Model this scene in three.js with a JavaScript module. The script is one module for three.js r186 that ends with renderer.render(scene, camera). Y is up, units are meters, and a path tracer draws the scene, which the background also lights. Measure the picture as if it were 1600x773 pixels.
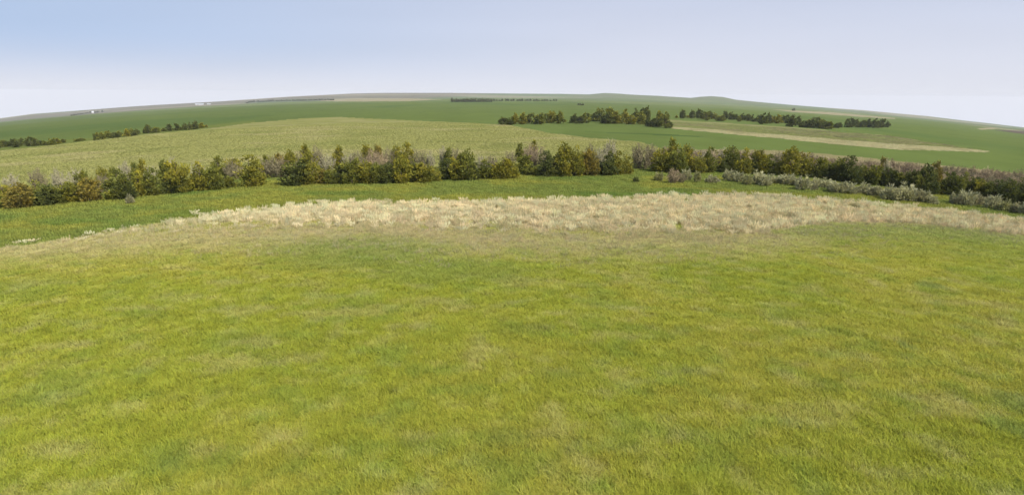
import * as THREE from 'three';
import { mergeGeometries } from 'three/addons/utils/BufferGeometryUtils.js';

// ---------------------------------------------------------------- camera, sky, sun, exposure
const scene = new THREE.Scene();
const EYE = 15;
const camera = new THREE.PerspectiveCamera(44.15, 1600 / 773, 0.5, 30000);
camera.position.set(0, EYE, 0);
camera.rotation.order = 'YXZ';
camera.rotation.x = -THREE.MathUtils.degToRad(14.0);
camera.rotation.z = THREE.MathUtils.degToRad(0.42);
camera.updateMatrixWorld(true); camera.updateProjectionMatrix();
const SUN = new THREE.Vector3(0.74, 1.05, 0.36).normalize();
const lin = (r, g, b) => new THREE.Color().setRGB(r / 255, g / 255, b / 255, THREE.SRGBColorSpace);

const renderer = new THREE.WebGLRenderer({ antialias: true });
renderer.toneMapping = THREE.LinearToneMapping;
renderer.toneMappingExposure = 1.55;
renderer.shadowMap.enabled = true;

// ---------------------------------------------------------------- noise and random numbers
function rng(seed) { let s = seed >>> 0; return () => { s = (s + 0x6D2B79F5) | 0; let t = Math.imul(s ^ (s >>> 15), 1 | s); t = (t + Math.imul(t ^ (t >>> 7), 61 | t)) ^ t; return ((t ^ (t >>> 14)) >>> 0) / 4294967296; }; }
function hash2(ix, iy) { let h = Math.imul(ix, 374761393) ^ Math.imul(iy, 668265263); h = Math.imul(h ^ (h >>> 13), 1274126177); return ((h ^ (h >>> 16)) >>> 0) / 4294967296; }
function vnoise(x, y) {
  const ix = Math.floor(x), iy = Math.floor(y), fx = x - ix, fy = y - iy;
  const u = fx * fx * (3 - 2 * fx), v = fy * fy * (3 - 2 * fy);
  const a = hash2(ix, iy), b = hash2(ix + 1, iy), c = hash2(ix, iy + 1), d = hash2(ix + 1, iy + 1);
  return a + (b - a) * u + (c - a) * v + (a - b - c + d) * u * v;
}
function fbm(x, y, o = 4) { let s = 0, a = 0.5, n = 0; for (let i = 0; i < o; i++) { s += a * vnoise(x, y); n += a; a *= 0.5; const t = x * 1.6 + y * 1.2 + 17.3; y = -x * 1.2 + y * 1.6 + 9.1; x = t; } return s / n; }
const clamp = (x, a = 0, b = 1) => Math.min(b, Math.max(a, x));
const smooth = (a, b, x) => { const t = clamp((x - a) / (b - a)); return t * t * (3 - 2 * t); };
const lerp = (a, b, t) => a + (b - a) * t;
const mix3 = (a, b, t) => [lerp(a[0], b[0], t), lerp(a[1], b[1], t), lerp(a[2], b[2], t)];

// ---------------------------------------------------------------- sky: clear pale air, bluer away from the sun
{
  const W = 1024, Hh = 512, data = new Float32Array(W * Hh * 4);
  const hor = [0.782, 0.797, 0.872], zen = [0.17, 0.33, 0.68], blue = [0.29, 0.49, 0.80];
  for (let j = 0; j < Hh; j++) for (let i = 0; i < W; i++) {
    const ph = ((i + 0.5) / W - 0.5) * 2 * Math.PI, el = ((j + 0.5) / Hh - 0.5) * Math.PI;
    const x = Math.cos(el) * Math.cos(ph), y = Math.sin(el), z = Math.cos(el) * Math.sin(ph);
    const ca = x * SUN.x + y * SUN.y + z * SUN.z;                       // cosine of the angle to the sun
    const e = Math.max(0, y);
    let c = mix3(hor, zen, 1 - Math.exp(-e * 2.6));
    const away = smooth(-0.05, -0.68, ca) * smooth(-0.005, 0.085, e);
    c = mix3(c, blue, 0.66 * away * (1 - smooth(0.3, 0.9, e)));
    const glow = Math.pow(Math.max(0, ca), 10) * 0.35;                 // whiter round the sun
    const wisp = (fbm(x * 5 + 3, z * 5 + e * 40, 4) - 0.5) * 0.05;
    const o = (j * W + i) * 4;
    for (let k = 0; k < 3; k++) data[o + k] = (c[k] * (1 + wisp) + glow * [1, 0.97, 0.92][k]) / 1.55;
    data[o + 3] = 1;
  }
  const t = new THREE.DataTexture(data, W, Hh, THREE.RGBAFormat, THREE.FloatType);
  t.mapping = THREE.EquirectangularReflectionMapping; t.colorSpace = THREE.LinearSRGBColorSpace;
  t.magFilter = THREE.LinearFilter; t.minFilter = THREE.LinearFilter; t.wrapS = THREE.RepeatWrapping; t.needsUpdate = true;
  scene.background = t; scene.environment = t;
}
const sun = new THREE.DirectionalLight(new THREE.Color(1, 0.955, 0.87), 5.0);
sun.position.copy(SUN).multiplyScalar(600); sun.target.position.set(0, 0, -120);
sun.castShadow = true; sun.shadow.mapSize.set(4096, 4096); sun.shadow.radius = 1;
Object.assign(sun.shadow.camera, { left: -260, right: 260, top: 260, bottom: -260, near: 50, far: 1400 });
scene.add(sun, sun.target);
scene.fog = new THREE.FogExp2(new THREE.Color(0.91, 0.92, 0.95), 0.000065);

// ---------------------------------------------------------------- terrain: a broad ridge running away, low hills all round the far edge
// (x to the right, d = -z straight ahead). SKY_PX is the outline of the hills as seen, kept as bearings and heights.
const RMAX = 7200, RHILL = 5200;
const SKY_PX = [[-60, 190], [0, 184.6], [50, 177.8], [100, 174.2], [150, 170.4], [200, 166.6], [250, 163.4], [300, 160.7], [350, 157.8], [400, 154.4], [450, 151], [500, 148.6], [550, 146], [600, 145], [700, 145], [800, 146], [880, 146.6], [920, 147.4], [945, 145.2], [965, 146], [985, 147.6], [1030, 149.7], [1080, 152.8], [1095, 151], [1112, 150.2], [1130, 151.4], [1150, 155.6], [1180, 158.6], [1240, 164], [1300, 168.7], [1350, 172], [1400, 176.8], [1450, 181.2], [1500, 187.3], [1550, 192.9], [1600, 199], [1660, 207]];
const ray = (px, py) => new THREE.Vector3(px / 800 - 1, 1 - py / 386.5, 0.5).unproject(camera).sub(camera.position).normalize();
const skyline = SKY_PX.map(([px, py]) => { const v = ray(px, py); return [Math.atan2(v.x, -v.z), v.y / Math.hypot(v.x, v.z)]; });
function skySlope(az) {
  const s = skyline; if (az <= s[0][0]) return s[0][1]; if (az >= s[s.length - 1][0]) return s[s.length - 1][1];
  let i = 1; while (s[i][0] < az) i++;
  return lerp(s[i - 1][1], s[i][1], (az - s[i - 1][0]) / (s[i][0] - s[i - 1][0]));
}
function Hgt(x, d) {
  const r = Math.hypot(x, d), ad = Math.abs(d);
  let h = -0.0635 * Math.min(x * x / (ad + 110), Math.abs(x) * 1.1);
  h += (fbm(x / 46 + 5, d / 46 + 2, 3) - 0.5) * 0.5 * smooth(6, 40, r);
  h += (fbm(x / 420 + 31, d / 420 + 12, 3) - 0.5) * 5.0 * smooth(170, 900, r);
  if (r > 3000) {
    const az = Math.atan2(x, d), top = EYE + RHILL * skySlope(az);
    const k = smooth(3600, RHILL, r) * (1 - 0.6 * smooth(RHILL + 60, RMAX, r));
    const back = smooth(1.2, 1.9, Math.abs(az));
    h = lerp(h, lerp(top, -60, back), k);
    if (r > RHILL) h -= (r - RHILL) * 0.03;
  }
  return h;
}
function groundAt(px, py, far = 4300) {                 // where the line of sight of a pixel meets the ground
  const v = ray(px, py); const hv = Math.hypot(v.x, v.z);
  let t0 = 4, t1 = 4;
  while (t1 * hv < far) {
    t1 = t0 * 1.012; const x = v.x * t1, d = -v.z * t1;
    if (EYE + v.y * t1 <= Hgt(x, d)) {
      for (let k = 0; k < 24; k++) { const m = (t0 + t1) / 2; if (EYE + v.y * m <= Hgt(v.x * m, -v.z * m)) t1 = m; else t0 = m; }
      return { x: v.x * t1, d: -v.z * t1, t: t1 };
    }
    t0 = t1;
  }
  const t = far / hv; return { x: v.x * t, d: -v.z * t, t };
}
function groundPoly(pts) {
  const out = [];
  for (let i = 0; i < pts.length; i++) {
    const a = pts[i], b = pts[(i + 1) % pts.length], n = Math.max(1, Math.ceil(Math.hypot(b[0] - a[0], b[1] - a[1]) / 25));
    for (let k = 0; k < n; k++) { const g = groundAt(lerp(a[0], b[0], k / n), lerp(a[1], b[1], k / n)); out.push([g.x, g.d]); }
  }
  const xs = out.map(p => p[0]), ds = out.map(p => p[1]);
  out.box = [Math.min(...xs), Math.max(...xs), Math.min(...ds), Math.max(...ds)];
  return out;
}
function inside(P, x, d) {
  const b = P.box; if (x < b[0] || x > b[1] || d < b[2] || d > b[3]) return false;
  let c = false;
  for (let i = 0, j = P.length - 1; i < P.length; j = i++) { const p = P[i], q = P[j]; if ((p[1] > d) !== (q[1] > d) && x < (q[0] - p[0]) * (d - p[1]) / (q[1] - p[1]) + p[0]) c = !c; }
  return c;
}
function edgeDist(P, x, d) {
  let m = 1e9;
  for (let i = 0, j = P.length - 1; i < P.length; j = i++) {
    const p = P[i], q = P[j], ex = q[0] - p[0], ey = q[1] - p[1];
    const t = clamp(((x - p[0]) * ex + (d - p[1]) * ey) / (ex * ex + ey * ey + 1e-9));
    const dx = x - p[0] - ex * t, dy = d - p[1] - ey * t, q2 = dx * dx + dy * dy; if (q2 < m) m = q2;
  }
  return Math.sqrt(m);
}
// field outlines
const P = {
  dry: groundPoly([[-40, 396], [0, 389], [60, 383], [130, 372], [200, 358], [280, 344], [400, 334], [520, 326], [700, 323], [900, 319], [1050, 313], [1200, 312], [1350, 322], [1500, 339], [1600, 351], [1660, 358], [1660, 380], [1600, 371], [1500, 359], [1400, 350], [1300, 350], [1240, 357], [1200, 368], [1100, 378], [900, 381], [700, 376], [550, 371], [400, 372], [270, 376], [130, 386], [0, 394]]),
  belt: groundPoly([[-90, 404], [0, 389], [60, 383], [130, 372], [200, 358], [280, 344], [400, 334], [520, 326], [700, 323], [900, 319], [1050, 313], [1200, 312], [1350, 322], [1500, 339], [1600, 351], [1720, 366], [1760, 330], [1600, 288], [1500, 275], [1400, 266], [1300, 257], [1200, 250], [1100, 246], [1020, 248], [980, 258], [800, 262], [600, 266], [400, 272], [200, 286], [0, 302], [-90, 312]]),
  hay: groundPoly([[-90, 252], [0, 236], [150, 219.5], [240, 209.5], [330, 200], [400, 191], [470, 185], [530, 182.6], [600, 186], [700, 191], [790, 195], [850, 207], [920, 216], [1000, 222], [1030, 232], [1020, 248], [980, 258], [800, 262], [600, 266], [400, 272], [200, 286], [0, 302], [-90, 312]]),
  verge: groundPoly([[-90, 244], [0, 227], [150, 214], [240, 205], [320, 196], [400, 188.5], [400, 191], [330, 200], [240, 209.5], [150, 219.5], [0, 236], [-90, 252]]),
  rough: groundPoly([[1040, 187], [1100, 190], [1200, 196], [1290, 203], [1310, 206.5], [1380, 211], [1450, 222], [1500, 230], [1540, 235.5], [1540, 237], [1400, 233], [1300, 224.5], [1200, 214.5], [1100, 205.5], [1050, 200]]),
  stubble: groundPoly([[1050, 198.2], [1100, 201.4], [1200, 209], [1300, 217.2], [1360, 222.2], [1420, 226.4], [1480, 230], [1540, 235.5], [1540, 237.4], [1400, 233.4], [1300, 224.6], [1200, 214.6], [1100, 205.6], [1050, 200.4]]),
  thicket: groundPoly([[1020, 248], [1100, 246], [1200, 250], [1300, 257], [1400, 266], [1500, 275], [1600, 288], [1760, 330], [1760, 290], [1600, 271], [1500, 261], [1400, 251], [1300, 241], [1200, 234], [1100, 233], [1050, 236]]),
  fallow: groundPoly([[500, 155.2], [560, 153.2], [640, 153.6], [690, 155], [640, 158], [560, 158.6], [500, 157.8]]),
  paleband: groundPoly([[1205, 170.5], [1260, 173.4], [1300, 175.2], [1350, 180], [1400, 184.5], [1400, 186], [1340, 182], [1290, 178.4], [1240, 175]]),
  ripe: groundPoly([[1528, 200.8], [1545, 199.4], [1562, 200.4], [1552, 201.9], [1534, 202.6]]),
  rut: groundPoly([[900, 204.8], [960, 206.6], [1020, 208.6], [1080, 211.8], [1110, 214], [1080, 213.6], [1020, 210.8], [960, 208.4]]),
  plough: groundPoly([[1552, 202.6], [1600, 204.4], [1680, 213], [1680, 222], [1600, 209.4], [1570, 205.2]]),
};
const farLine = [[-90, 200], [0, 190.5], [100, 182], [200, 174], [300, 168], [400, 161.4], [500, 157.6], [600, 157.5], [680, 155], [760, 152.6], [860, 152.6], [980, 152.6], [1100, 156.4], [1200, 164], [1300, 172], [1400, 182.4], [1500, 193.4], [1600, 206], [1680, 216]].map(([px, py]) => { const g = groundAt(px, py); return [Math.atan2(g.x, g.d), Math.hypot(g.x, g.d)]; });
function farStart(az) { const s = farLine; if (az <= s[0][0]) return s[0][1]; for (let i = 1; i < s.length; i++) if (az < s[i][0]) return lerp(s[i - 1][1], s[i][1], (az - s[i - 1][0]) / (s[i][0] - s[i - 1][0])); return s[s.length - 1][1]; }
function zoneOf(x, d) {
  const r = Math.hypot(x, d), az = Math.atan2(x, d);
  if (Math.abs(az) > 0.86) return r < 130 ? 'meadow' : 'crop_field';
  const j = r * 0.010; const jx = x + (vnoise(x / (j * 2), d / (j * 2)) - 0.5) * j, jd = d + (vnoise(x / (j * 2) + 40, d / (j * 2) + 9) - 0.5) * j;
  if (r < 50) return 'meadow';
  if (inside(P.dry, jx, jd)) return 'dry_grass';
  if (inside(P.belt, jx, jd)) return 'green_strip';
  if (inside(P.hay, jx, jd)) return 'hay_field';
  if (inside(P.verge, jx, jd)) return 'field_verge';
  if (inside(P.stubble, jx, jd)) return 'stubble_strip';
  if (inside(P.rough, jx, jd)) return 'rough_pasture';
  if (inside(P.thicket, jx, jd)) return 'thicket_ground';
  if (r < 125) return 'meadow';
  if (inside(P.fallow, x, d) || inside(P.paleband, x, d) || inside(P.ripe, x, d)) return 'fallow_field';
  if (inside(P.plough, x, d)) return 'ploughed_field';
  if (r > farStart(az)) return 'far_prairie';
  return 'crop_field';
}
// what grows where: linear base colours
const GREENS = [[0.190, 0.202, 0.022], [0.216, 0.210, 0.029], [0.148, 0.184, 0.030]];
const patches = [[560, 395, 140, 26, 0.7], [700, 425, 120, 20, 0.6], [1420, 366, 220, 12, 0.75], [1500, 390, 160, 12, 0.4], [1455, 450, 20, 5, 1.3], [1415, 543, 9, 6, 1.3], [90, 612, 55, 24, 0.5], [40, 450, 60, 14, 0.4], [1585, 632, 34, 14, 0.8], [1580, 672, 30, 14, 0.8], [270, 728, 34, 16, 0.6], [790, 690, 36, 16, 0.5], [830, 520, 50, 8, 0.4], [880, 590, 40, 9, 0.35], [1065, 520, 16, 5, 0.7], [300, 700, 25, 10, 0.4]].map(([px, py, rx, ry, s]) => {
  const c = groundAt(px, py), a = groundAt(px + rx, py), b = groundAt(px, py - ry), e = groundAt(px, py + ry);
  return [c.x, c.d, Math.hypot(a.x - c.x, a.d - c.d), Math.hypot(b.x - e.x, b.d - e.d) / 2, s];
});
function meadowColor(x, d) {
  const n1 = fbm(x / 11, d / 11, 3), n2 = fbm(x / 1.7 + 50, d / 1.3 + 8, 3), n3 = fbm(x / 0.8 + 9, d / 0.8 + 77, 2);
  let c = mix3(GREENS[0], GREENS[1], smooth(0.35, 0.65, n1));
  c = mix3(c, GREENS[2], smooth(0.5, 0.74, n2) * 0.55);
  let straw = smooth(0.56, 0.76, fbm(x / 1.9 + 120, d / 1.3 + 31, 3)) * 0.24 + smooth(0.6, 0.8, n3) * 0.16;
  let g = 0;
  for (const p of patches) { const u = (x - p[0]) / p[2], v = (d - p[1]) / p[3], q = u * u + v * v; if (q < 2.2) g = Math.max(g, p[4] * smooth(1.6, 0.2, q + (n2 - 0.5) * 1.6)); }
  const r = Math.hypot(x, d);
  if (r > 36) { const e = edgeDist(P.dry, x, d); straw = Math.max(straw, 0.6 * smooth(12, 0, e + (n2 - 0.5) * 9)); }
  c = mix3(c, [0.30, 0.25, 0.135], straw * (1 - 0.6 * clamp(g)));
  c = mix3(c, [0.092, 0.135, 0.045], clamp(g) * 0.5);
  const v = 0.86 + 0.28 * n3; return [c[0] * v, c[1] * v, c[2] * v];
}
const BASE = { green_strip: [0.128, 0.150, 0.030], hay_field: [0.200, 0.196, 0.062], field_verge: [0.115, 0.135, 0.032], crop_field: [0.091, 0.120, 0.031], rough_pasture: [0.172, 0.182, 0.060], stubble_strip: [0.315, 0.285, 0.15], thicket_ground: [0.19, 0.165, 0.075], fallow_field: [0.24, 0.21, 0.115], ploughed_field: [0.085, 0.065, 0.045], far_prairie: [0.135, 0.122, 0.075], dry_grass: [0.39, 0.325, 0.19] };
function zoneColor(zone, x, d) {
  if (zone === 'meadow') return meadowColor(x, d);
  const r = Math.hypot(x, d); let c = BASE[zone].slice(), v = 1;
  const big = fbm(x / (r * 0.16), d / (r * 0.3) + 7, 3), mid = fbm(x / 9 + 3, d / 9, 3), fine = fbm(x / 1.6, d / 1.6, 2);
  if (zone === 'green_strip') { c = mix3(c, [0.170, 0.172, 0.030], smooth(0.42, 0.68, mid)); c = mix3(c, [0.088, 0.130, 0.024], smooth(0.55, 0.75, fbm(x / 14 + 70, d / 5, 3)) * 0.7); v = 0.85 + 0.3 * fine; }
  if (zone === 'hay_field') { c = mix3(c, [0.236, 0.216, 0.088], smooth(0.45, 0.7, fbm(x / 26, d / 14 + 5, 3))); c = mix3(c, [0.165, 0.170, 0.048], smooth(0.5, 0.72, fbm(x / 19 + 44, d / 12, 3)) * 0.8); v = 0.93 + 0.14 * fbm(x / 4, d / 4, 3); }
  if (zone === 'crop_field') { if (inside(P.rut, x, d)) return [0.058, 0.088, 0.024]; c = mix3(c, [0.100, 0.130, 0.034], smooth(0.4, 0.7, big)); c = mix3(c, [0.068, 0.104, 0.029], smooth(0.55, 0.75, fbm(x / 90, d / 240 + 3, 3)) * 0.6); v = 0.90 + 0.2 * fbm(x / 14, d / 30, 3) + (Math.abs(((x * 0.35 + d * 0.94) / 27) % 1) < 0.06 && r < 900 ? -0.07 : 0); if (r > 900) c = mix3(c, [0.125, 0.150, 0.050], smooth(0.45, 0.6, fbm(x / 500 + 8, d / 700, 2)) * smooth(900, 2200, r)); }
  if (zone === 'rough_pasture') { c = mix3(c, [0.195, 0.17, 0.085], smooth(0.5, 0.68, fbm(x / 14, d / 10, 3)) * 0.7); v = 0.8 + 0.4 * fbm(x / 3, d / 3, 3); }
  if (zone === 'stubble_strip') { c = mix3(c, [0.20, 0.185, 0.08], smooth(0.5, 0.75, mid) * 0.6); }
  if (zone === 'far_prairie') { c = mix3(c, [0.105, 0.128, 0.045], 0.85 * smooth(-0.06, 0.08, Math.atan2(x, d))); c = mix3(c, [0.10, 0.135, 0.05], smooth(0.42, 0.58, fbm(x / 700 + 3, d / 900, 2))); c = mix3(c, [0.24, 0.21, 0.13], smooth(0.6, 0.7, fbm(x / 900 + 13, d / 500 + 5, 2)) * 0.7); }
  if (zone === 'dry_grass') { c = mix3(c, [0.43, 0.37, 0.22], smooth(0.45, 0.7, fine)); c = mix3(c, [0.175, 0.185, 0.06], Math.max(smooth(0.5, 0.7, fbm(x / 5 + 13, d / 2.5, 3)) * 0.8, 0.8 * smooth(-0.28, -0.56, Math.atan2(x, d)), 0.5 * smooth(0.45, 0.6, fbm(x / 1.2, d / 1.2 + 9, 2)))); v = 0.85 + 0.3 * mid; }
  return [c[0] * v, c[1] * v, c[2] * v];
}
// grain of soil and low growth, repeated every 6 m and mixed by the vertex colours
const grain = (() => {
  const N = 256, a = new Uint8Array(N * N * 4), b = new Uint8Array(N * N * 4), R = rng(77);
  const f = new Float32Array(N * N); for (let i = 0; i < N * N; i++) f[i] = R();
  const s = (x, y) => f[((y % N + N) % N) * N + (x % N + N) % N];
  for (let y = 0; y < N; y++) for (let x = 0; x < N; x++) {
    const q = (s(x, y) + s(x, y - 1) + s(x, y + 1) + s(x, y + 2) + s(x, y - 2)) / 5, w = 0.8 + 0.4 * q, o = (y * N + x) * 4;
    for (let k = 0; k < 3; k++) a[o + k] = Math.min(255, 255 * Math.pow(w * 0.82, 1 / 2.2)); a[o + 3] = 255;
    b[o] = b[o + 1] = b[o + 2] = 255 * q; b[o + 3] = 255;
  }
  const mk = (d, c) => { const t = new THREE.DataTexture(d, N, N); t.wrapS = t.wrapT = THREE.RepeatWrapping; t.magFilter = THREE.LinearFilter; t.minFilter = THREE.LinearFilter; if (c) t.colorSpace = THREE.SRGBColorSpace; t.needsUpdate = true; return t; };
  return { map: mk(a, true), bump: mk(b, false) };
})();
const groundMat = new THREE.MeshPhysicalMaterial({ vertexColors: true, map: grain.map, bumpMap: grain.bump, bumpScale: 0.03, roughness: 1, specularIntensity: 0 });
{
  const rs = [0.01, 3, 6, 9];
  for (let a = 52; a > 14; a -= 0.5) rs.push(EYE / Math.tan(a * Math.PI / 180));
  for (let a = 14; a > 1; a -= 0.05) rs.push(EYE / Math.tan(a * Math.PI / 180));
  for (let k = 0; k <= 110; k++) rs.push(860 * Math.pow(RMAX / 860, k / 110));
  const az = []; const A = Math.PI / 180;
  for (let a = -180; a < -46; a += 4) az.push(a * A);
  for (let k = 0; k <= 840; k++) az.push((-46 + 92 * k / 840) * A);
  for (let a = 48; a <= 180; a += 4) az.push(a * A);
  const nr = rs.length, na = az.length, pos = new Float32Array(nr * na * 3);
  for (let i = 0; i < nr; i++) for (let j = 0; j < na; j++) {
    const x = rs[i] * Math.sin(az[j]), d = rs[i] * Math.cos(az[j]), o = (i * na + j) * 3;
    pos[o] = x; pos[o + 1] = Hgt(x, d); pos[o + 2] = -d;
  }
  const nor = new Float32Array(pos.length), quads = {};
  for (let i = 0; i < nr - 1; i++) for (let j = 0; j < na - 1; j++) {
    const a = i * na + j, b = a + 1, c = a + na + 1, e = a + na;
    const cx = (pos[a * 3] + pos[c * 3]) / 2, cd = -(pos[a * 3 + 2] + pos[c * 3 + 2]) / 2;
    (quads[zoneOf(cx, cd)] ||= []).push(a, c, e, a, b, c);
  }
  const tmp = new THREE.Vector3();
  for (let i = 0; i < nr * na; i++) {
    const x = pos[i * 3], d = -pos[i * 3 + 2], e = Math.max(0.5, Math.hypot(x, d) * 0.01);
    tmp.set(-(Hgt(x + e, d) - Hgt(x - e, d)) / (2 * e), 1, (Hgt(x, d + e) - Hgt(x, d - e)) / (2 * e)).normalize();
    nor[i * 3] = tmp.x; nor[i * 3 + 1] = tmp.y; nor[i * 3 + 2] = tmp.z;
  }
  const LABEL = { meadow: 'yellow-green grassy meadow in the foreground', dry_grass: 'soil under the strip of pale dry grass', green_strip: 'bright green grass strip along the windbreak', hay_field: 'pale yellow-green hay field behind the windbreak', field_verge: 'narrow green verge under the row of young trees', crop_field: 'wide dark green crop field', rough_pasture: 'rough pasture with brownish weeds beside the crop', stubble_strip: 'pale tan stubble strip edging the crop', thicket_ground: 'brown earth under the leafless thicket', fallow_field: 'pale tan fallow fields near the horizon', ploughed_field: 'dark brown ploughed field near the horizon', far_prairie: 'hazy prairie and low hills on the horizon' };
  for (const [zone, idx] of Object.entries(quads)) {
    const map = new Map(), p = [], n = [], col = [], uv = [], out = new Uint32Array(idx.length);
    for (let k = 0; k < idx.length; k++) {
      let v = map.get(idx[k]);
      if (v === undefined) {
        v = map.size; map.set(idx[k], v); const o = idx[k] * 3;
        p.push(pos[o], pos[o + 1], pos[o + 2]); n.push(nor[o], nor[o + 1], nor[o + 2]);
        col.push(...zoneColor(zone, pos[o], -pos[o + 2])); uv.push(pos[o] / 6, pos[o + 2] / 6);
      }
      out[k] = v;
    }
    const g = new THREE.BufferGeometry();
    g.setAttribute('position', new THREE.Float32BufferAttribute(p, 3)); g.setAttribute('normal', new THREE.Float32BufferAttribute(n, 3));
    g.setAttribute('color', new THREE.Float32BufferAttribute(col, 3)); g.setAttribute('uv', new THREE.Float32BufferAttribute(uv, 2));
    g.setIndex(new THREE.BufferAttribute(out, 1));
    const m = new THREE.Mesh(g, groundMat); m.name = zone; m.receiveShadow = true;
    m.userData = { kind: 'structure', label: LABEL[zone], category: 'field' }; scene.add(m);
  }
}

// ---------------------------------------------------------------- grass
function bladeTuft(seed, n, spread, h, w, lean, spike = 0) {
  const R = rng(seed), p = [], nn = [];
  for (let i = 0; i < n; i++) {
    const a = R() * 6.283, rad = spread * Math.sqrt(R()), x = Math.cos(a) * rad, z = Math.sin(a) * rad;
    const hh = h * (0.55 + 0.6 * R()), la = R() * 6.283, ll = lean * hh * (0.3 + R()), wx = Math.cos(la + 1.57) * w / 2, wz = Math.sin(la + 1.57) * w / 2;
    const mx = x + Math.cos(la) * ll * 0.35, mz = z + Math.sin(la) * ll * 0.35, tx = x + Math.cos(la) * ll, tz = z + Math.sin(la) * ll, my = hh * 0.6;
    const quad = [[x - wx, -0.02, z - wz], [x + wx, -0.02, z + wz], [mx + wx * 0.9, my, mz + wz * 0.9], [x - wx, -0.02, z - wz], [mx + wx * 0.9, my, mz + wz * 0.9], [mx - wx * 0.9, my, mz - wz * 0.9], [mx - wx * 0.9, my, mz - wz * 0.9], [mx + wx * 0.9, my, mz + wz * 0.9], [tx, hh, tz]];
    for (const q of quad) p.push(...q);
    if (spike && R() < spike) { const s = w * 1.6; p.push(tx - s, hh * 0.8, tz, tx + s, hh * 0.8, tz, tx, hh * 1.12, tz, tx, hh * 0.8, tz - s, tx, hh * 0.8, tz + s, tx, hh * 1.12, tz); }
  }
  const g = new THREE.BufferGeometry(); g.setAttribute('position', new THREE.Float32BufferAttribute(p, 3)); g.computeVertexNormals(); return g;
}
const grassMat = new THREE.MeshPhysicalMaterial({ color: 0xffffff, roughness: 0.95, side: THREE.DoubleSide, specularIntensity: 0.1, transmission: 0.35, thickness: 0 });
function scatter(name, label, geo, spots) {
  const m = new THREE.InstancedMesh(geo, grassMat, spots.length), M = new THREE.Matrix4(), q = new THREE.Quaternion(), e = new THREE.Euler(), c = new THREE.Color();
  spots.forEach(([x, d, s, sy, turn, col], i) => {
    M.compose(new THREE.Vector3(x, Hgt(x, d), -d), q.setFromEuler(e.set(0, turn, 0)), new THREE.Vector3(s, sy, s)); m.setMatrixAt(i, M);
    m.setColorAt(i, c.setRGB(col[0], col[1], col[2]));
  });
  m.name = name; m.castShadow = m.receiveShadow = true; m.userData = { kind: 'stuff', label, category: 'grass' }; scene.add(m);
}
const GB = 1.66;                                               // leaves are paler than the matted growth under them
function sow(n, r0, r1, power, accept, make, seed) {
  const R = rng(seed), out = [];
  for (let i = 0; i < n; i++) {
    const r = Math.pow(lerp(Math.pow(r0, power), Math.pow(r1, power), R()), 1 / power), a = (R() * 2 - 1) * 0.80;
    const x = r * Math.sin(a), d = r * Math.cos(a); if (!accept(x, d)) continue;
    const s = make(x, d, R); if (s) out.push(s);
  }
  return out;
}
function sparse(x, d) { return clamp(lerp(0.18, 0.9, smooth(-0.58, -0.24, Math.atan2(x, d))) * smooth(0.28, 0.56, fbm(x / 2.4 + 61, d / 1.8 + 17, 3)) * 1.1); }
function intoStrip(x, d) { const r = Math.hypot(x, d); for (let k = 1; k <= 9; k++) { const f = 1 - k * 1.6 / r; if (!inside(P.dry, x * f, d * f)) return (k - 0.5) * 1.6 + 8 * smooth(0.3, 0.42, Math.atan2(x, d)); } return 15; }
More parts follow.
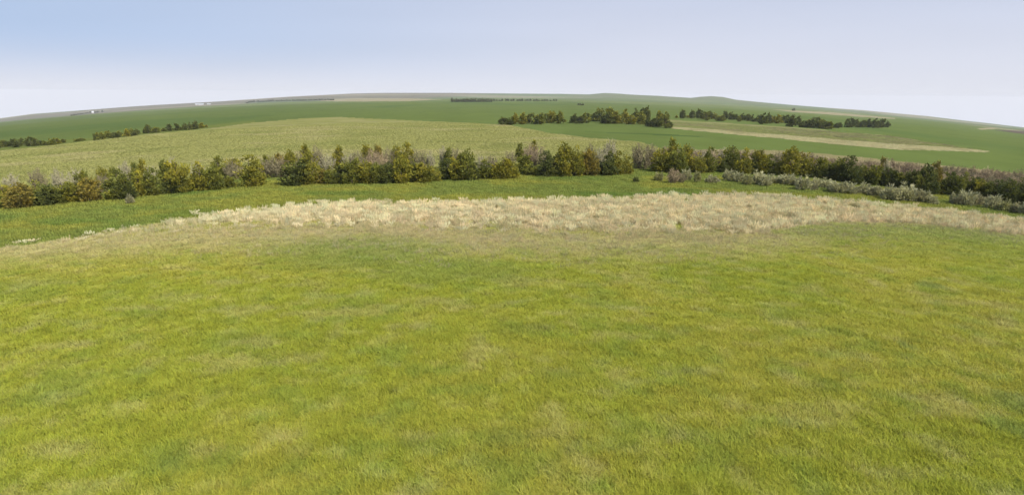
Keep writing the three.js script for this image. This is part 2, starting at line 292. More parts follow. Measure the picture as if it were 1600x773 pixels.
{
  const own = (c, R, k = GB) => { const v = k * (0.78 + 0.44 * R()), h = 0.92 + 0.16 * R(); return [c[0] * v * h, c[1] * v, c[2] * v]; };
  const meadowSpot = (x, d, R) => { const c = meadowColor(x, d), r = Math.hypot(x, d), lump = 0.7 + 0.6 * fbm(x / 1.4 + 5, d / 1.4, 2); return [x, d, (0.8 + 0.5 * R()) * (1 + r / 130), (0.7 + 0.5 * R()) * lump, R() * 6.283, own(c, R)]; };
  const isMeadow = (x, d) => { if (Math.hypot(x, d) < 50) return true; const z = zoneOf(x, d); return z === 'meadow' || (z === 'dry_grass' && intoStrip(x, d) < 13 * hash2(Math.round(x * 31), Math.round(d * 31)) * (0.5 + fbm(x / 5 + 2, d / 4, 2))); };
  scatter('meadow_grass', 'short yellow-green grass covering the near meadow', bladeTuft(11, 34, 0.26, 0.26, 0.016, 0.7), sow(150000, 11, 112, 1.15, isMeadow, meadowSpot, 1));
  scatter('meadow_grass_001', 'finer leaning grass mixed into the near meadow', bladeTuft(12, 26, 0.30, 0.34, 0.013, 1.0), sow(90000, 11, 112, 1.15, isMeadow, meadowSpot, 2));
  const dry = (x, d) => zoneOf(x, d) === 'dry_grass' || (zoneOf(x, d) === 'meadow' && Math.hypot(x, d) > 42 && edgeDist(P.dry, x, d) < 9 * Math.pow(hash2(Math.round(x * 50), Math.round(d * 50)), 2.6) * (0.4 + 1.2 * fbm(x / 6, d / 6, 2)));
  scatter('dry_grass_tufts', 'tall pale straw-coloured grass across the dry strip', bladeTuft(13, 20, 0.26, 0.66, 0.022, 0.35, 0.6), sow(120000, 52, 112, 1.6, dry, (x, d, R) => { if (R() > sparse(x, d)) return null; const l = 0.6 + 0.8 * fbm(x / 2.2 + 8, d / 2.2, 2); const out = zoneOf(x, d) !== 'dry_grass', q = out ? 0 : intoStrip(x, d), low = lerp(0.55, 1, smooth(0, 13, q)), thin = smooth(12, 1, q + (fbm(x / 3, d / 3, 2) - 0.5) * 9); return [x, d, 0.8 + 0.5 * R(), (0.5 + 0.7 * R()) * l * low, R() * 6.283, own(mix3(mix3(mix3(zoneColor('dry_grass', x, d), [0.52, 0.455, 0.29], 0.5), [0.47, 0.39, 0.26], smooth(13, 4, q) * 0.8), meadowColor(x, d), out ? 0.6 : 0.6 * thin), R, 1.45)]; }, 3));
  const fringe = (x, d) => { const z = zoneOf(x, d), h = hash2(Math.round(x * 40), Math.round(d * 40)); return (z === 'dry_grass' && fbm(x / 2.0 + 21, d / 1.5 + 4, 3) > 0.47 - 0.2 * smooth(5, 0.5, edgeDist(P.dry, x, d)) * (d > 66 ? 1 : 0)) || (z === 'green_strip' && edgeDist(P.dry, x, d) < 3.2 * h * h); };
  scatter('seeding_tufts', 'bright bleached seed heads standing up in the dry strip', bladeTuft(23, 26, 0.30, 0.92, 0.028, 0.35, 0.9), sow(30000, 52, 112, 1.6, fringe, (x, d, R) => (zoneOf(x, d) === 'dry_grass' && intoStrip(x, d) < 3 + 11 * R()) || R() > sparse(x, d) + 0.22 * smooth(-0.6, -0.25, Math.atan2(x, d)) ? null : [x, d, 0.7 + 0.6 * R(), (0.45 + 0.7 * R()) * lerp(0.45, 1, smooth(-0.62, -0.36, Math.atan2(x, d))), R() * 6.283, own([0.50, 0.45, 0.285], R, 1.4)], 6));
  const strip = (x, d) => zoneOf(x, d) === 'green_strip';
  scatter('strip_grass', 'short bright green grass of the strip along the windbreak', bladeTuft(14, 30, 0.5, 0.28, 0.03, 0.6), sow(90000, 56, 175, 1.5, strip, (x, d, R) => [x, d, 1 + 0.6 * R(), 0.7 + 0.6 * R(), R() * 6.283, own(zoneColor('green_strip', x, d), R, 1.6)], 4));
  const past = (x, d) => { const z = zoneOf(x, d); return z === 'rough_pasture' || z === 'stubble_strip'; };
  scatter('pasture_grass', 'rough tussocky grass and weeds of the pasture beside the crop', bladeTuft(16, 30, 0.8, 0.4, 0.06, 0.6), sow(130000, 120, 420, 1.6, past, (x, d, R) => { const z = zoneOf(x, d), w = fbm(x / 7 + 3, d / 5, 3) > 0.6 && z === 'rough_pasture' && x > 0.42 * d && R() < 0.25; return [x, d, 0.8 + 0.8 * R(), (0.5 + 0.7 * R()) * (w ? 1.2 : 0.6), R() * 6.283, w ? own([0.165, 0.15, 0.075], R, 1.4) : own(zoneColor(z, x, d), R, 1.4)]; }, 8));
  const hay = (x, d) => zoneOf(x, d) === 'hay_field';
  scatter('hay_grass', 'pale seeding grass standing in the hay field', bladeTuft(15, 34, 1.0, 0.24, 0.045, 0.9), sow(130000, 100, 360, 1.6, hay, (x, d, R) => [x, d, 1.1 + 0.8 * R(), 0.7 + 0.6 * R(), R() * 6.283, own(zoneColor('hay_field', x, d), R, 1.55).map((q, k) => lerp(q, zoneColor('hay_field', x, d)[k] * 1.55, 0.85))], 5));
}

// ---------------------------------------------------------------- trees and shrubs
const up = new THREE.Vector3(0, 1, 0);
function soup(p, c) { const g = new THREE.BufferGeometry(); g.setAttribute('position', new THREE.Float32BufferAttribute(p, 3)); if (c) g.setAttribute('color', new THREE.Float32BufferAttribute(c, 3)); g.computeVertexNormals(); return g; }
function limb(p, a, b, ra, rb, sides = 5) {                     // a tapered limb as bare triangles
  const v = new THREE.Vector3().subVectors(b, a).normalize(), u = new THREE.Vector3(0.31, 0.2, 0.93).cross(v).normalize(), w = new THREE.Vector3().crossVectors(v, u), pt = (c, r, k) => { const t = k / sides * 6.2832; return [c.x + (u.x * Math.cos(t) + w.x * Math.sin(t)) * r, c.y + (u.y * Math.cos(t) + w.y * Math.sin(t)) * r, c.z + (u.z * Math.cos(t) + w.z * Math.sin(t)) * r]; };
  for (let k = 0; k < sides; k++) { const a0 = pt(a, ra, k), a1 = pt(a, ra, k + 1), b0 = pt(b, rb, k), b1 = pt(b, rb, k + 1); p.push(...a0, ...a1, ...b1, ...a0, ...b1, ...b0); }
}
function spray(p, c, at, dir, len, wid, R, tint, n) {           // a small fan of scale-leaved twigs
  const side = new THREE.Vector3(R() - 0.5, R() - 0.5, R() - 0.5).cross(dir).normalize(), d2 = new THREE.Vector3(), s = new THREE.Vector3();
  for (let k = 0; k < n; k++) {
    d2.copy(dir).addScaledVector(side, (R() - 0.5) * 1.3).add(s.set(R() - 0.5, R() - 0.5, R() - 0.5).multiplyScalar(0.7)).normalize();
    s.set(R() - 0.5, R() - 0.5, R() - 0.5).cross(d2).normalize().multiplyScalar(wid * (0.6 + 0.6 * R()));
    const l = len * (0.6 + 0.6 * R()), mx = at.x + d2.x * l * 0.45, my = at.y + d2.y * l * 0.45, mz = at.z + d2.z * l * 0.45, tx = at.x + d2.x * l, ty = at.y + d2.y * l, tz = at.z + d2.z * l;
    p.push(at.x, at.y, at.z, mx + s.x, my + s.y, mz + s.z, tx, ty, tz, at.x, at.y, at.z, tx, ty, tz, mx - s.x, my - s.y, mz - s.z);
    const v = 0.8 + 0.4 * R(); for (let q = 0; q < 6; q++) c.push(tint[0] * v, tint[1] * v, tint[2] * v);
  }
}
// unit juniper: height 1, spread about 1 (scaled per tree); several leaders make the uneven outline
function juniperGeo(seed, { leaders = 4, n = 1500, fan = 3, belly = 0.22, point = 0.8, len = 0.10, wid = 0.019 } = {}) {
  const R = rng(seed), p = [], c = [], cones = [[0, 0, 1, 0.46]];
  for (let i = 1; i < leaders; i++) { const a = R() * 6.283, q = 0.16 + 0.14 * R(); cones.push([Math.cos(a) * q, Math.sin(a) * q, 0.6 + 0.32 * R(), 0.28 + 0.10 * R()]); }
  const tot = cones.reduce((s, k) => s + k[2] * k[3], 0), at = new THREE.Vector3(), dir = new THREE.Vector3(), so = R() * 100, per = 15;
  for (const [cx, cz, h, rad] of cones) {
    const m = Math.max(6, Math.round(n / per * h * rad / tot));
    for (let i = 0; i < m; i++) {                               // each bough is a lump of sprays
      let t, r; do { t = R(); r = Math.pow(1 - t, point) * Math.min(1, 0.66 + t / belly * 0.34); } while (R() > r + 0.04);
      const a = R() * 6.283, lump = 0.74 + 0.3 * R(), q = rad * r * lump * Math.sqrt(0.2 + 0.8 * R()), k = R(), tint = [0.72 + 0.6 * k, 0.78 + 0.42 * k, 0.95 - 0.1 * k], size = 0.07 + 0.055 * R();
      const bx = cx * (0.55 + 0.45 * t) + Math.cos(a) * q, by = 0.03 + t * h * 0.93, bz = cz * (0.55 + 0.45 * t) + Math.sin(a) * q;
      for (let j = 0; j < per; j++) {
        const u = R() * 6.283, e = R() * 2 - 1, f = Math.sqrt(1 - e * e), w = size * Math.cbrt(R());
        at.set(bx + Math.cos(u) * f * w * 1.15, Math.max(0.005, by + e * w), bz + Math.sin(u) * f * w * 1.15);
        dir.set(Math.cos(a) * 0.7 + Math.cos(u) * f * 0.7, 0.45 + 0.9 * t + 0.6 * R(), Math.sin(a) * 0.7 + Math.sin(u) * f * 0.7).normalize();
        spray(p, c, at, dir, len * (0.7 + 0.5 * R()) * (1 - 0.25 * t), wid, R, tint, fan);
      }
    }
  }
  const tr = []; limb(tr, new THREE.Vector3(0, -0.02, 0), new THREE.Vector3(0.01, 0.55, 0.0), 0.03, 0.012, 6); limb(tr, new THREE.Vector3(0.01, 0.55, 0), new THREE.Vector3(0, 0.93, 0.01), 0.012, 0.003, 5);
  for (let i = 0; i < 9; i++) { const a = R() * 6.283, y = 0.08 + 0.6 * R(); limb(tr, new THREE.Vector3(0, y, 0), new THREE.Vector3(Math.cos(a) * 0.3 * (1 - y), y + 0.14, Math.sin(a) * 0.3 * (1 - y)), 0.010, 0.003, 4); }
  return { crown: soup(p, c), trunk: soup(tr) };
}
// leafless shrub: many stems leaning outward, each with twigs
function bareGeo(seed, stems = 46, spreadTop = 0.42, w = 0.013, per = 12) {
  const R = rng(seed), a = [], b = [], v0 = new THREE.Vector3(), v1 = new THREE.Vector3(), v2 = new THREE.Vector3();
  for (let i = 0; i < stems; i++) {
    const t = R() * 6.283, q0 = 0.16 * Math.sqrt(R()), q1 = spreadTop * Math.sqrt(R()), h = (0.62 + 0.38 * R()) * (1 - 0.5 * q1 * q1 / 0.18);
    v0.set(Math.cos(t) * q0, -0.01, Math.sin(t) * q0); v1.set(Math.cos(t) * q1, h, Math.sin(t) * q1);
    limb(a, v0, v1, 0.008, 0.003, 3);
    for (let k = 0; k < per; k++) {
      const f = 0.2 + 0.8 * R(); v2.lerpVectors(v0, v1, f); const l = 0.10 + 0.12 * R(), e = new THREE.Vector3(v2.x + (R() - 0.5) * 1.3 * l, v2.y + l * (0.5 + 0.5 * R()), v2.z + (R() - 0.5) * 1.3 * l);
      const cx = (R() - 0.5) * 2 * w, cz = (R() - 0.5) * 2 * w;
      b.push(v2.x - cx, v2.y, v2.z - cz, v2.x + cx, v2.y, v2.z + cz, e.x, e.y, e.z);
      for (let m = 0; m < 2; m++) { const f2 = 0.3 + 0.6 * R(), s = v2.clone().lerp(e, f2); b.push(s.x, s.y - w, s.z, s.x, s.y + w, s.z, s.x + (R() - 0.5) * 0.14, s.y + 0.08 * R(), s.z + (R() - 0.5) * 0.14); }
    }
  }
  return { stems: soup(a), twigs: soup(b) };
}
// rounded leafy shrub with silvery foliage
function shrubGeo(seed, n = 230, len = 0.24) {
  const R = rng(seed), p = [], c = [], at = new THREE.Vector3(), dir = new THREE.Vector3(), so = R() * 50;
  for (let i = 0; i < n; i++) {
    const a = R() * 6.283, e = Math.asin(R() * 0.98), q = (0.5 + 0.62 * vnoise(a * 1.5 + so, e * 3.5)) * Math.cbrt(0.15 + 0.85 * R());
    at.set(Math.cos(a) * Math.cos(e) * 0.46 * q, 0.05 + Math.sin(e) * 0.88 * q, Math.sin(a) * Math.cos(e) * 0.46 * q);
    dir.set(Math.cos(a) * 0.6, 0.7 + R() * 0.6, Math.sin(a) * 0.6).normalize();
    const k = vnoise(a * 3 + so, e * 5); spray(p, c, at, dir, len * (0.7 + 0.6 * R()), 0.024, R, [0.85 + 0.3 * k, 0.88 + 0.24 * k, 0.85 + 0.2 * R()], 4);
  }
  const st = []; for (let i = 0; i < 9; i++) { const a = R() * 6.283; limb(st, new THREE.Vector3(Math.cos(a) * 0.05, -0.02, Math.sin(a) * 0.05), new THREE.Vector3(Math.cos(a) * 0.3, 0.6, Math.sin(a) * 0.3), 0.014, 0.005, 4); }
  return { crown: soup(p, c), stems: soup(st) };
}
const leaf = (r, g, b) => new THREE.MeshPhysicalMaterial({ color: new THREE.Color().setRGB(r, g, b), vertexColors: true, roughness: 0.95, side: THREE.DoubleSide, specularIntensity: 0.15, transmission: 0.3, thickness: 0 });
const bark = new THREE.MeshStandardMaterial({ color: new THREE.Color().setRGB(0.10, 0.075, 0.055), roughness: 1, side: THREE.DoubleSide });
const FOLIAGE = { olive: leaf(0.250, 0.238, 0.034), green: leaf(0.184, 0.196, 0.036), dark: leaf(0.117, 0.134, 0.034), brown: leaf(0.251, 0.210, 0.046), pale: leaf(0.30, 0.29, 0.12), silver: leaf(0.36, 0.345, 0.19), grey: leaf(0.30, 0.28, 0.155) };
const TWIG = { tan: new THREE.MeshStandardMaterial({ color: new THREE.Color().setRGB(0.40, 0.32, 0.18), roughness: 1, side: THREE.DoubleSide }), umber: new THREE.MeshStandardMaterial({ color: new THREE.Color().setRGB(0.20, 0.145, 0.085), roughness: 1, side: THREE.DoubleSide }), grey: new THREE.MeshStandardMaterial({ color: new THREE.Color().setRGB(0.195, 0.165, 0.085), roughness: 1, side: THREE.DoubleSide }), pink: new THREE.MeshStandardMaterial({ color: new THREE.Color().setRGB(0.27, 0.205, 0.115), roughness: 1, side: THREE.DoubleSide }), white: new THREE.MeshStandardMaterial({ color: new THREE.Color().setRGB(0.29, 0.26, 0.155), roughness: 1, side: THREE.DoubleSide }) };
const JUN = [], SLIM = [], FARJ = [], BARE = [], SHR = [];
for (let i = 0; i < 7; i++) JUN.push(juniperGeo(100 + i, { leaders: 4 + (i % 3), point: 0.40 + 0.06 * (i % 4) }));
for (let i = 0; i < 4; i++) SLIM.push(juniperGeo(200 + i, { leaders: 2, point: 0.6, belly: 0.3 }));
for (let i = 0; i < 5; i++) FARJ.push(juniperGeo(300 + i, { leaders: 2 + (i % 2), n: 640, fan: 3, len: 0.14, wid: 0.034, point: 0.42 }));
for (let i = 0; i < 5; i++) BARE.push(bareGeo(400 + i));
const THK = []; for (let i = 0; i < 5; i++) THK.push(bareGeo(450 + i, 44, 0.48, 0.017, 12));
for (let i = 0; i < 5; i++) SHR.push(shrubGeo(500 + i));
const taken = {};
function numbered(n) { const k = taken[n] = (taken[n] ?? -1) + 1; return k ? n + '_' + String(k).padStart(3, '0') : n; }
const RT = rng(4242);
function part(name, geo, mat, parent) { const m = new THREE.Mesh(geo, mat); m.name = name; m.castShadow = m.receiveShadow = true; parent.add(m); return m; }
function plant(name, label, category, group, px, base, top, wpx, pieces) {
  const g = groundAt(px, base), f = 953.2, t = g.t, v = ray(px, base), fwd = new THREE.Vector3(0, 0, -1).applyEuler(camera.rotation), depth = t * v.dot(fwd);
  const h = Math.max(0.3, (base - top) * depth / f), w = wpx * depth / f;
  const o = new THREE.Group(); o.name = numbered(name); o.userData = { label, category, group };
  o.position.set(g.x, Hgt(g.x, g.d) - 0.02, -g.d); o.rotation.y = RT() * 6.283; o.scale.set(w * 1.12, h * 1.04, w * 1.12);
  for (const [n, geo, mat] of pieces) part(n, geo, mat, o);
  scene.add(o); return o;
}
const pick = a => a[Math.floor(RT() * a.length)];
const LOOK = { olive: 'olive yellow-green', green: 'mid green', dark: 'dark green', brown: 'brownish olive' };
function juniper(px, base, top, w, look, where, group, lib) {
  if (lib) look = { olive: 'green', brown: 'olive', green: 'dark', dark: 'dark' }[look];          // the far clumps grow a deeper green
  let slim = w / (base - top) < 0.58; if (!lib && slim && base - top > 28) { base -= px < 1000 ? 13 : 5; w = Math.max(w, 0.56 * (base - top)); } const G = pick(lib || (slim ? SLIM : JUN));
  plant('juniper_tree', `${lib ? '' : base - top > 44 ? 'tall ' : base - top < 29 ? 'low ' : ''}${slim ? 'slender' : 'bushy'} ${LOOK[look]} juniper ${where}`, 'tree', group, px, base, top, w, [['trunk', G.trunk, bark], ['crown', G.crown, FOLIAGE[look]]]);
}
function bare(px, base, top, w, look, where, group, lib = BARE) {
  const G = pick(lib); plant('bare_shrub', `leafless ${{ grey: 'grey-brown', pink: 'reddish brown', white: 'whitish', tan: 'pale tan', umber: 'dark brown' }[look]} shrub ${where}`, 'shrub', group, px, base, top, w, [['stems', G.stems, TWIG[look]], ['twigs', G.twigs, TWIG[look]]]);
}
function silver(px, base, top, w, look, where, group) {
  const G = pick(SHR); plant('rounded_shrub', `rounded ${{ silver: 'silvery', grey: 'grey-green', pale: 'pale green' }[look]} shrub ${where}`, 'shrub', group, px, base, top, w, [['stems', G.stems, bark], ['crown', G.crown, FOLIAGE[look]]]);
}
// the windbreak, front trees: [pixel x, foot y, tip y, width, colour]
const O = 'olive', Gn = 'green', D = 'dark', B = 'brown';
const ROW = [[-14, 326, 286, 40, Gn], [6, 322, 285, 38, O], [33, 325, 287, 40, B], [58, 319, 284, 40, Gn], [78, 320, 286, 36, D], [100, 317, 283, 34, Gn], [116, 316, 287, 28, O], [139, 314, 275, 36, B], [129, 302, 261, 22, Gn], [161, 294, 262, 18, O], [176, 290, 260, 13, Gn], [186, 311, 266, 40, Gn], [197, 311, 280, 30, D], [211, 300, 254, 15, Gn], [218, 307, 268, 30, O], [225, 298, 249, 15, O], [243, 305, 264, 30, Gn], [260, 302, 249, 24, Gn], [268, 303, 276, 26, D], [279, 302, 249, 34, O], [297, 299, 275, 24, D], [314, 298, 255, 32, O], [334, 297, 258, 30, Gn], [343, 294, 244, 24, Gn], [352, 294, 273, 30, Gn], [366, 278, 243, 30, O], [391, 291, 245, 42, O],
  [420, 270, 240, 18, Gn], [440, 270, 235, 20, B], [454, 276, 236, 22, O], [477, 270, 226, 19, O], [465, 289, 246, 44, D], [488, 288, 240, 32, O], [507, 287, 262, 26, B], [530, 276, 229, 22, O], [520, 288, 260, 26, Gn], [536, 287, 254, 24, D], [550, 287, 245, 30, Gn], [570, 287, 250, 30, O], [572, 268, 225, 20, O], [590, 287, 256, 28, Gn], [590, 266, 226, 16, B], [606, 287, 255, 26, D], [620, 280, 227, 22, O], [637, 279, 223, 24, O], [627, 287, 246, 28, O], [648, 284, 250, 24, Gn], [664, 285, 250, 34, O], [680, 284, 262, 20, O], [702, 278, 232, 20, Gn], [700, 281, 250, 30, D], [714, 282, 244, 28, O], [730, 282, 236, 30, Gn], [744, 281, 255, 20, D], [760, 280, 250, 30, Gn], [775, 280, 256, 22, O], [786, 280, 243, 30, O], [799, 279, 254, 24, O],
  [813, 264, 224, 15, Gn], [820, 270, 240, 24, Gn], [834, 258, 219, 12, O], [831, 274, 256, 28, Gn], [852, 276, 238, 26, D], [866, 276, 246, 24, Gn], [880, 276, 226, 32, O], [898, 275, 230, 28, O], [914, 274, 227, 30, B], [926, 274, 240, 24, B], [950, 274, 238, 30, D], [968, 273, 238, 28, O], [981, 272, 246, 20, O],
  [1035, 269, 231, 32, O], [1048, 264, 217, 15, O], [1056, 271, 228, 30, Gn], [1069, 268, 224, 24, O], [1088, 270, 240, 28, O], [1110, 270, 232, 22, Gn], [1123, 268, 246, 20, O], [1131, 270, 250, 18, D], [1143, 268, 227, 30, Gn], [1162, 272, 233, 22, O], [1176, 272, 246, 18, D], [1188, 272, 229, 30, O], [1204, 273, 243, 26, Gn], [1221, 275, 250, 18, O], [1234, 276, 231, 28, O], [1250, 276, 237, 18, B], [1262, 277, 240, 24, O], [1271, 278, 256, 20, D], [1285, 279, 244, 24, Gn], [1296, 281, 258, 20, D], [1308, 282, 245, 25, Gn], [1326, 285, 245, 30, D], [1335, 288, 262, 22, D], [1346, 287, 256, 20, Gn], [1366, 290, 254, 28, Gn], [1376, 286, 246, 15, B], [1385, 292, 258, 22, D], [1398, 293, 262, 24, D], [1410, 295, 266, 22, Gn], [1424, 298, 263, 20, D], [1434, 300, 272, 18, Gn], [1443, 300, 258, 26, D], [1459, 300, 253, 18, B], [1454, 304, 270, 22, D], [1468, 304, 284, 16, O], [1482, 305, 267, 26, D], [1493, 306, 276, 20, Gn], [1504, 305, 270, 18, Gn], [1519, 306, 275, 22, D], [1531, 308, 278, 24, O], [1543, 310, 284, 20, Gn], [1555, 312, 282, 26, D], [1572, 318, 277, 26, D], [1584, 318, 290, 18, Gn], [1594, 318, 279, 24, D], [1612, 322, 283, 26, Gn], [1630, 326, 288, 26, D]];
const stretch = x => x < 170 ? 'among the whitish bare shrubs ending the windbreak' : x < 405 ? 'in the windbreak behind the lone grey shrub' : x < 806 ? 'in the longest unbroken stretch of windbreak' : x < 1000 ? 'in the windbreak beside the small dark shrub' : x < 1205 ? 'in the windbreak behind scattered silvery shrubs' : 'in the windbreak behind the dense silvery hedge';
for (const [x, b, t, w, l] of ROW) juniper(x, b, t, w * 1.13, l, stretch(x), 'junipers of the long windbreak');
const BAREROW = [[20, 302, 272, 26, 'white'], [60, 300, 266, 30, 'grey'], [92, 303, 264, 20, 'white'], [116, 302, 264, 34, 'white'], [162, 302, 271, 24, 'grey'], [197, 288, 255, 24, 'white'], [238, 290, 258, 22, 'white'], [270, 284, 248, 22, 'white'], [310, 285, 252, 20, 'white'], [366, 282, 249, 28, 'grey'], [416, 278, 248, 28, 'grey'], [432, 278, 243, 34, 'grey'], [446, 277, 248, 22, 'pink'], [470, 272, 240, 22, 'grey'], [497, 270, 228, 22, 'grey'], [512, 270, 240, 26, 'white'], [545, 270, 238, 26, 'white'], [560, 270, 235, 28, 'grey'], [582, 268, 234, 26, 'pink'], [594, 270, 236, 26, 'pink'], [608, 268, 232, 22, 'grey'], [655, 268, 233, 28, 'grey'], [672, 268, 240, 20, 'white'], [692, 264, 232, 20, 'white'], [712, 264, 230, 22, 'grey'], [752, 268, 242, 22, 'white'], [768, 266, 243, 22, 'grey'], [797, 264, 235, 20, 'grey'], [826, 260, 228, 24, 'pink'], [838, 262, 226, 28, 'pink'], [848, 264, 232, 20, 'grey'], [922, 260, 225, 18, 'grey'], [938, 260, 230, 24, 'white'], [953, 256, 221, 26, 'white'], [994, 264, 228, 24, 'grey'], [1004, 264, 224, 34, 'grey'], [1018, 264, 229, 24, 'grey'], [1052, 287, 264, 24, 'pink'], [1064, 286, 270, 16, 'grey'], [1100, 262, 234, 24, 'white'], [1130, 262, 234, 22, 'white'], [1216, 270, 234, 18, 'grey'], [1256, 272, 244, 18, 'grey'], [1383, 284, 252, 14, 'white']];
for (const [x, b, t, w, l] of BAREROW) bare(x, b, t - 2, w * 1.12, l, x < 150 ? 'behind the low junipers ending the windbreak' : x < 400 ? 'in the windbreak behind the lone grey shrub' : x < 806 ? 'in the longest unbroken stretch of windbreak' : x < 1030 ? 'in the windbreak beside the small dark shrub' : 'in the windbreak near the silvery shrubs', 'leafless shrubs in the windbreak');
const SIL = [[1032, 284, 272, 16, 'pale'], [1072, 284, 264, 22, 'silver'], [1090, 284, 269, 15, 'pale'], [1114, 285, 273, 20, 'grey'], [1141, 284, 264, 24, 'silver'], [1158, 284, 269, 20, 'silver'], [1170, 288, 272, 20, 'pale'], [1185, 287, 267, 24, 'silver'], [1197, 291, 272, 20, 'silver'], [1210, 286, 271, 24, 'silver'], [1222, 287, 275, 18, 'grey'], [1234, 289, 274, 26, 'silver'], [1247, 290, 276, 20, 'grey'], [1258, 296, 276, 30, 'silver'], [1275, 289, 276, 22, 'silver'], [1273, 297, 284, 16, 'grey'], [1290, 295, 280, 24, 'silver'], [1302, 298, 283, 22, 'grey'], [1312, 301, 283, 28, 'silver'], [1326, 303, 285, 24, 'silver'], [1337, 303, 291, 20, 'grey'], [1350, 304, 286, 26, 'silver'], [1364, 306, 290, 22, 'grey'], [1374, 307, 288, 18, 'silver'], [1388, 311, 289, 26, 'silver'], [1402, 313, 292, 22, 'silver'], [1418, 315, 289, 30, 'silver'], [1432, 316, 297, 20, 'grey'], [1442, 317, 294, 26, 'silver'], [1455, 318, 303, 18, 'silver'], [1488, 318, 300, 13, 'silver'], [1497, 320, 304, 18, 'grey'], [1510, 320, 299, 30, 'silver'], [1525, 322, 303, 22, 'grey'], [1537, 323, 309, 18, 'grey'], [1554, 328, 306, 24, 'silver'], [1568, 330, 314, 20, 'pale'], [1590, 333, 315, 26, 'grey'], [1606, 335, 316, 24, 'silver'], [1626, 340, 318, 26, 'silver']];
for (const [x, b, t, w, l] of SIL) silver(x + (RT() - 0.5) * 6, b + (RT() - 0.5) * 3, t - 4 + RT() * 6, w * (0.7 + 0.35 * RT()), l, x < 1125 ? 'scattered on grass before the windbreak' : x < 1470 ? 'in the dense hedge along the windbreak' : 'past the gap in the hedge along the windbreak', 'rounded shrubs at the foot of the windbreak');
silver(203, 319, 303, 11, 'grey', 'standing alone on grass in front of the windbreak', undefined);
{ const G = SHR[1]; plant('rounded_shrub', 'small dark shrub on the grass where the windbreak opens', 'shrub', undefined, 994, 285, 275, 11, [['stems', G.stems, bark], ['crown', G.crown, FOLIAGE.dark]]); }
// thicket of leafless shrubs behind the windbreak
{
  const R = rng(99);
  for (let row = 0; row < 4; row++) for (let x = 1036; x < 1640; x += 10.5) {
    const u = (x - 1036) / 604, topY = lerp(232, 272, Math.pow(u, 1.35)) - 2 + row * 4.2 - (x < 1100 ? (1100 - x) * 0.02 : 0);
    const b = topY + 15 + 4 * u + R() * 3;
    bare(x + (R() - 0.5) * 6, b, topY + (R() - 0.5) * 4, 15 + R() * 7, ['pink', 'pink', 'tan', 'umber', 'grey'][Math.floor(R() * 5)], 'in the brown thicket behind the windbreak', 'brown thicket behind the windbreak', THK);
  }
}
// clumps in the crop field, the line beyond the pasture, the young row on the verge
const CLUMP = [[787, 195, 184, 16, D], [797, 195, 184, 10, Gn], [806, 194, 178, 13, B], [817, 194, 177, 12, B], [828, 193, 178, 14, O], [839, 194, 174, 16, O], [846, 193, 182, 12, D], [853, 192, 178, 12, O], [862, 192, 174, 14, B], [869, 190, 178, 10, Gn], [876, 193, 175, 14, O], [898, 192, 178, 14, Gn], [906, 193, 182, 12, D], [916, 192, 177, 14, O], [928, 189, 177, 12, Gn], [937, 190, 170, 16, O], [944, 193, 173, 16, Gn], [952, 193, 170, 18, O], [961, 193, 175, 16, B], [968, 193, 177, 12, O], [976, 192, 171, 14, B], [986, 194, 178, 14, B], [993, 190, 170, 10, Gn], [1000, 194, 176, 16, O], [1004, 190, 170, 10, Gn], [1010, 192, 168, 10, Gn], [1018, 198, 185, 18, D], [1026, 198, 183, 16, D], [1034, 196, 171, 14, B], [1040, 200, 180, 14, O], [1045, 200, 187, 10, Gn]];
for (const [x, b, t, w, l] of CLUMP) juniper(x, b, t, w * 1.3, l, 'in the clumps standing out in the green crop', 'juniper clumps in the crop field', FARJ);
const LINE = [[1044, 184, 178, 5, Gn], [1057, 184, 180, 5, B], [1067, 185, 172, 9, Gn], [1075, 184, 180, 5, B], [1082, 185, 173, 9, Gn], [1092, 185, 171, 9, D], [1098, 186, 173, 8, D], [1104, 188, 175, 14, O], [1109, 186, 172, 8, Gn], [1117, 186, 176, 9, B], [1124, 189, 178, 14, O], [1133, 187, 174, 9, Gn], [1142, 187, 175, 12, Gn], [1147, 187, 177, 9, D], [1155, 190, 181, 6, O], [1160, 188, 177, 8, D], [1167, 189, 179, 10, Gn], [1173, 188, 177, 8, D], [1180, 190, 183, 10, D], [1186, 191, 180, 9, Gn], [1192, 194, 177, 14, Gn], [1200, 193, 177, 9, D], [1208, 192, 179, 9, B], [1217, 193, 180, 12, B], [1225, 192, 181, 9, D], [1230, 193, 180, 7, Gn], [1238, 198, 181, 15, Gn], [1247, 196, 182, 10, D], [1257, 199, 189, 12, Gn], [1263, 199, 187, 10, O], [1270, 200, 184, 14, Gn], [1277, 200, 184, 10, D], [1284, 201, 187, 12, O], [1290, 201, 188, 10, Gn], [1296, 202, 190, 12, O], [1308, 200, 191, 8, Gn], [1313, 199, 190, 8, Gn], [1324, 199, 186, 8, Gn], [1331, 199, 185, 9, D], [1338, 199, 187, 8, Gn], [1344, 199, 187, 8, D], [1350, 199, 188, 8, Gn], [1357, 199, 186, 9, D], [1367, 200, 185, 10, D], [1374, 200, 187, 8, Gn], [1380, 199, 186, 9, D], [1387, 199, 189, 8, D]];
for (const [x, b, t, w, l] of LINE) juniper(x, b, t, w * 1.2, l, 'in the line above the rough pasture', 'juniper line above the rough pasture', FARJ);
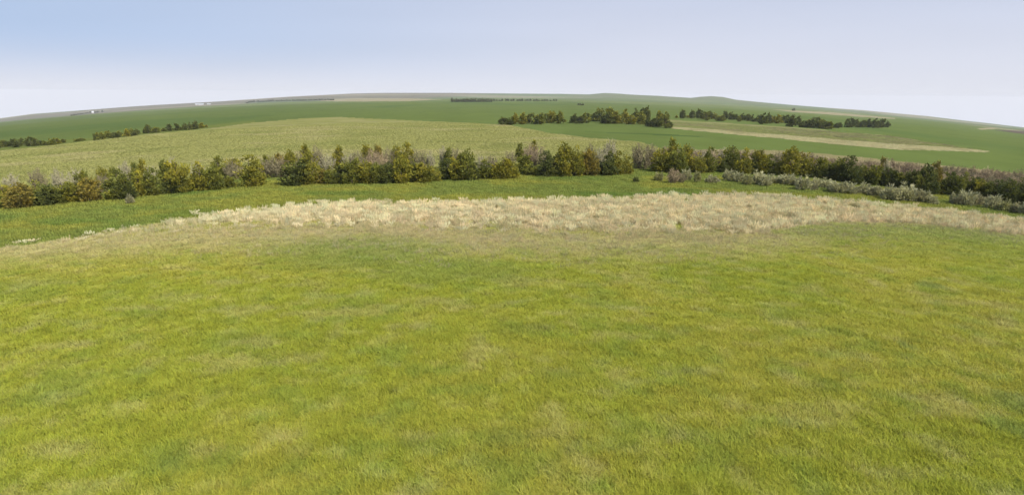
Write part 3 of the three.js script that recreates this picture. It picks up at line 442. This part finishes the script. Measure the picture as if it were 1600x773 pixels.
const VERGE = [[-6, 232, 221, 10, Gn], [4, 230, 220, 9, O], [14, 229, 219, 10, Gn], [21, 230, 218, 10, D], [27, 230, 219, 9, D], [34, 227, 217, 7, Gn], [41, 227, 217, 8, Gn], [48, 228, 215, 9, D], [55, 228, 217, 8, D], [63, 227, 219, 8, Gn], [72, 227, 219, 8, O], [80, 227, 215, 9, O], [88, 225, 217, 9, B], [97, 223, 217, 8, O], [118, 221, 217, 8, O], [126, 220, 216, 9, O], [147, 220, 210, 4, Gn], [152, 218, 208, 7, O], [158, 218, 208, 10, O], [168, 216, 206, 10, O], [178, 216, 208, 10, D], [186, 214, 205, 9, O], [197, 214, 203, 9, B], [203, 212, 200, 9, O], [209, 212, 205, 8, D], [213, 210, 202, 7, Gn], [227, 208, 200, 7, Gn], [231, 208, 196, 8, D], [238, 207, 200, 8, Gn], [244, 207, 200, 10, O], [254, 205, 200, 7, O], [264, 205, 195, 8, Gn], [275, 204, 194, 8, Gn], [281, 203, 199, 7, D], [289, 203, 193, 7, Gn], [296, 203, 192, 6, Gn], [302, 202, 192, 7, D], [306, 202, 190, 6, D], [315, 200, 193, 8, B], [320, 199, 195, 5, B]];
for (const [x, b, t, w, l] of VERGE) juniper(x, b, t - 1, w * 1.35, l, 'in the young row edging the hay field', 'young junipers edging the hay field', FARJ);
{
  const R = rng(7);
  for (let x = 706; x < 770; x += 3.4) if (x < 710 || x > 712.5) juniper(x, 159.4, 153 + R() * 1.4, 4.6, R() < 0.5 ? D : Gn, 'in the dense far grove near the skyline', 'far grove near the skyline', FARJ);
  for (let x = 771; x < 872; x += 4.4) juniper(x + R() * 2, 157.6, 153.6 + R() * 2, 3.5 + R() * 2, R() < 0.5 ? D : Gn, 'in the thin far line running on from the grove', 'thin far tree line', FARJ);
  for (const [x, w] of [[903.5, 4], [907, 5], [911, 4]]) juniper(x, 164.4, 161.2, w, D, 'in the small lone clump out in the far crop', 'lone far clump', FARJ);
  for (let x = 384; x < 520; x += 4.2) juniper(x + R() * 2, lerp(161.2, 156.4, Math.sqrt((x - 384) / 136)), lerp(158.4, 153.2, Math.sqrt((x - 384) / 136)) + R(), 4.5 + R(), D, 'in the dark hedge line under the far hills', 'dark hedge line under the far hills', FARJ);
  for (let x = 111; x < 137; x += 3.6) juniper(x, lerp(181, 177, (x - 111) / 26), lerp(178.5, 174.5, (x - 111) / 26) + R(), 4.5, D, 'sheltering the far farmhouse', 'trees round the far farmhouse', FARJ);
  for (const x of [140.5, 148, 152, 159]) juniper(x, 176.6 - (x - 140) * 0.1, 173.4 - (x - 140) * 0.1, 4, D, 'sheltering the far farmhouse', 'trees round the far farmhouse', FARJ);
  juniper(1241, 173, 169, 5, D, 'standing alone beside the pale far band', undefined, FARJ);
}
// ---------------------------------------------------------------- far farm buildings
const white = new THREE.MeshStandardMaterial({ color: new THREE.Color().setRGB(0.5, 0.49, 0.47), roughness: 0.7 }), tin = new THREE.MeshStandardMaterial({ color: new THREE.Color().setRGB(0.45, 0.46, 0.47), roughness: 0.45, metalness: 0.2 }), door = new THREE.MeshStandardMaterial({ color: new THREE.Color().setRGB(0.2, 0.2, 0.21), roughness: 0.8 });
function farm(name, label, category, px, base, wpx, hpx, group) {
  const g = groundAt(px, base), w = wpx * g.t / 953 , h = hpx * g.t / 953, dp = w * 0.55, o = new THREE.Group();
  o.name = numbered(name); o.userData = { label, category, ...(group ? { group } : {}) }; o.position.set(g.x, Hgt(g.x, g.d) - 0.3, -g.d); o.rotation.y = Math.atan2(-g.x, g.d);
  const box = (x, y, z, a, b, c) => new THREE.BoxGeometry(a, b, c).translate(x, y, z);
  part('wall', box(0, h * 0.32, 0, w, h * 0.64, dp), white, o);
  const s = new THREE.Shape(); s.moveTo(-dp * 0.55, 0); s.lineTo(0, h * 0.4); s.lineTo(dp * 0.55, 0); s.closePath();
  part('roof', new THREE.ExtrudeGeometry(s, { depth: w * 1.04, bevelEnabled: false }).rotateY(Math.PI / 2).translate(-w * 0.52, h * 0.64 + 0.02, 0), tin, o);
  part('door', box(-w * 0.2, h * 0.25, dp / 2 + 0.04, w * 0.14, h * 0.5, 0.08), door, o);
  for (const k of [0.1, 0.3]) part('window', box(w * k, h * 0.4, dp / 2 + 0.03, w * 0.07, h * 0.2, 0.06), door, o);
  scene.add(o);
}
farm('farm_house', 'small white farmhouse among far trees', 'house', 144, 175.4, 2.6, 2.2);
farm('farm_shed', 'long white metal farm shed under the far hills', 'shed', 311, 162.6, 10, 1.9);
farm('farm_shed', 'smaller white shed beside the long far shed', 'shed', 325.5, 161.2, 5, 1.2);
renderer.render(scene, camera);
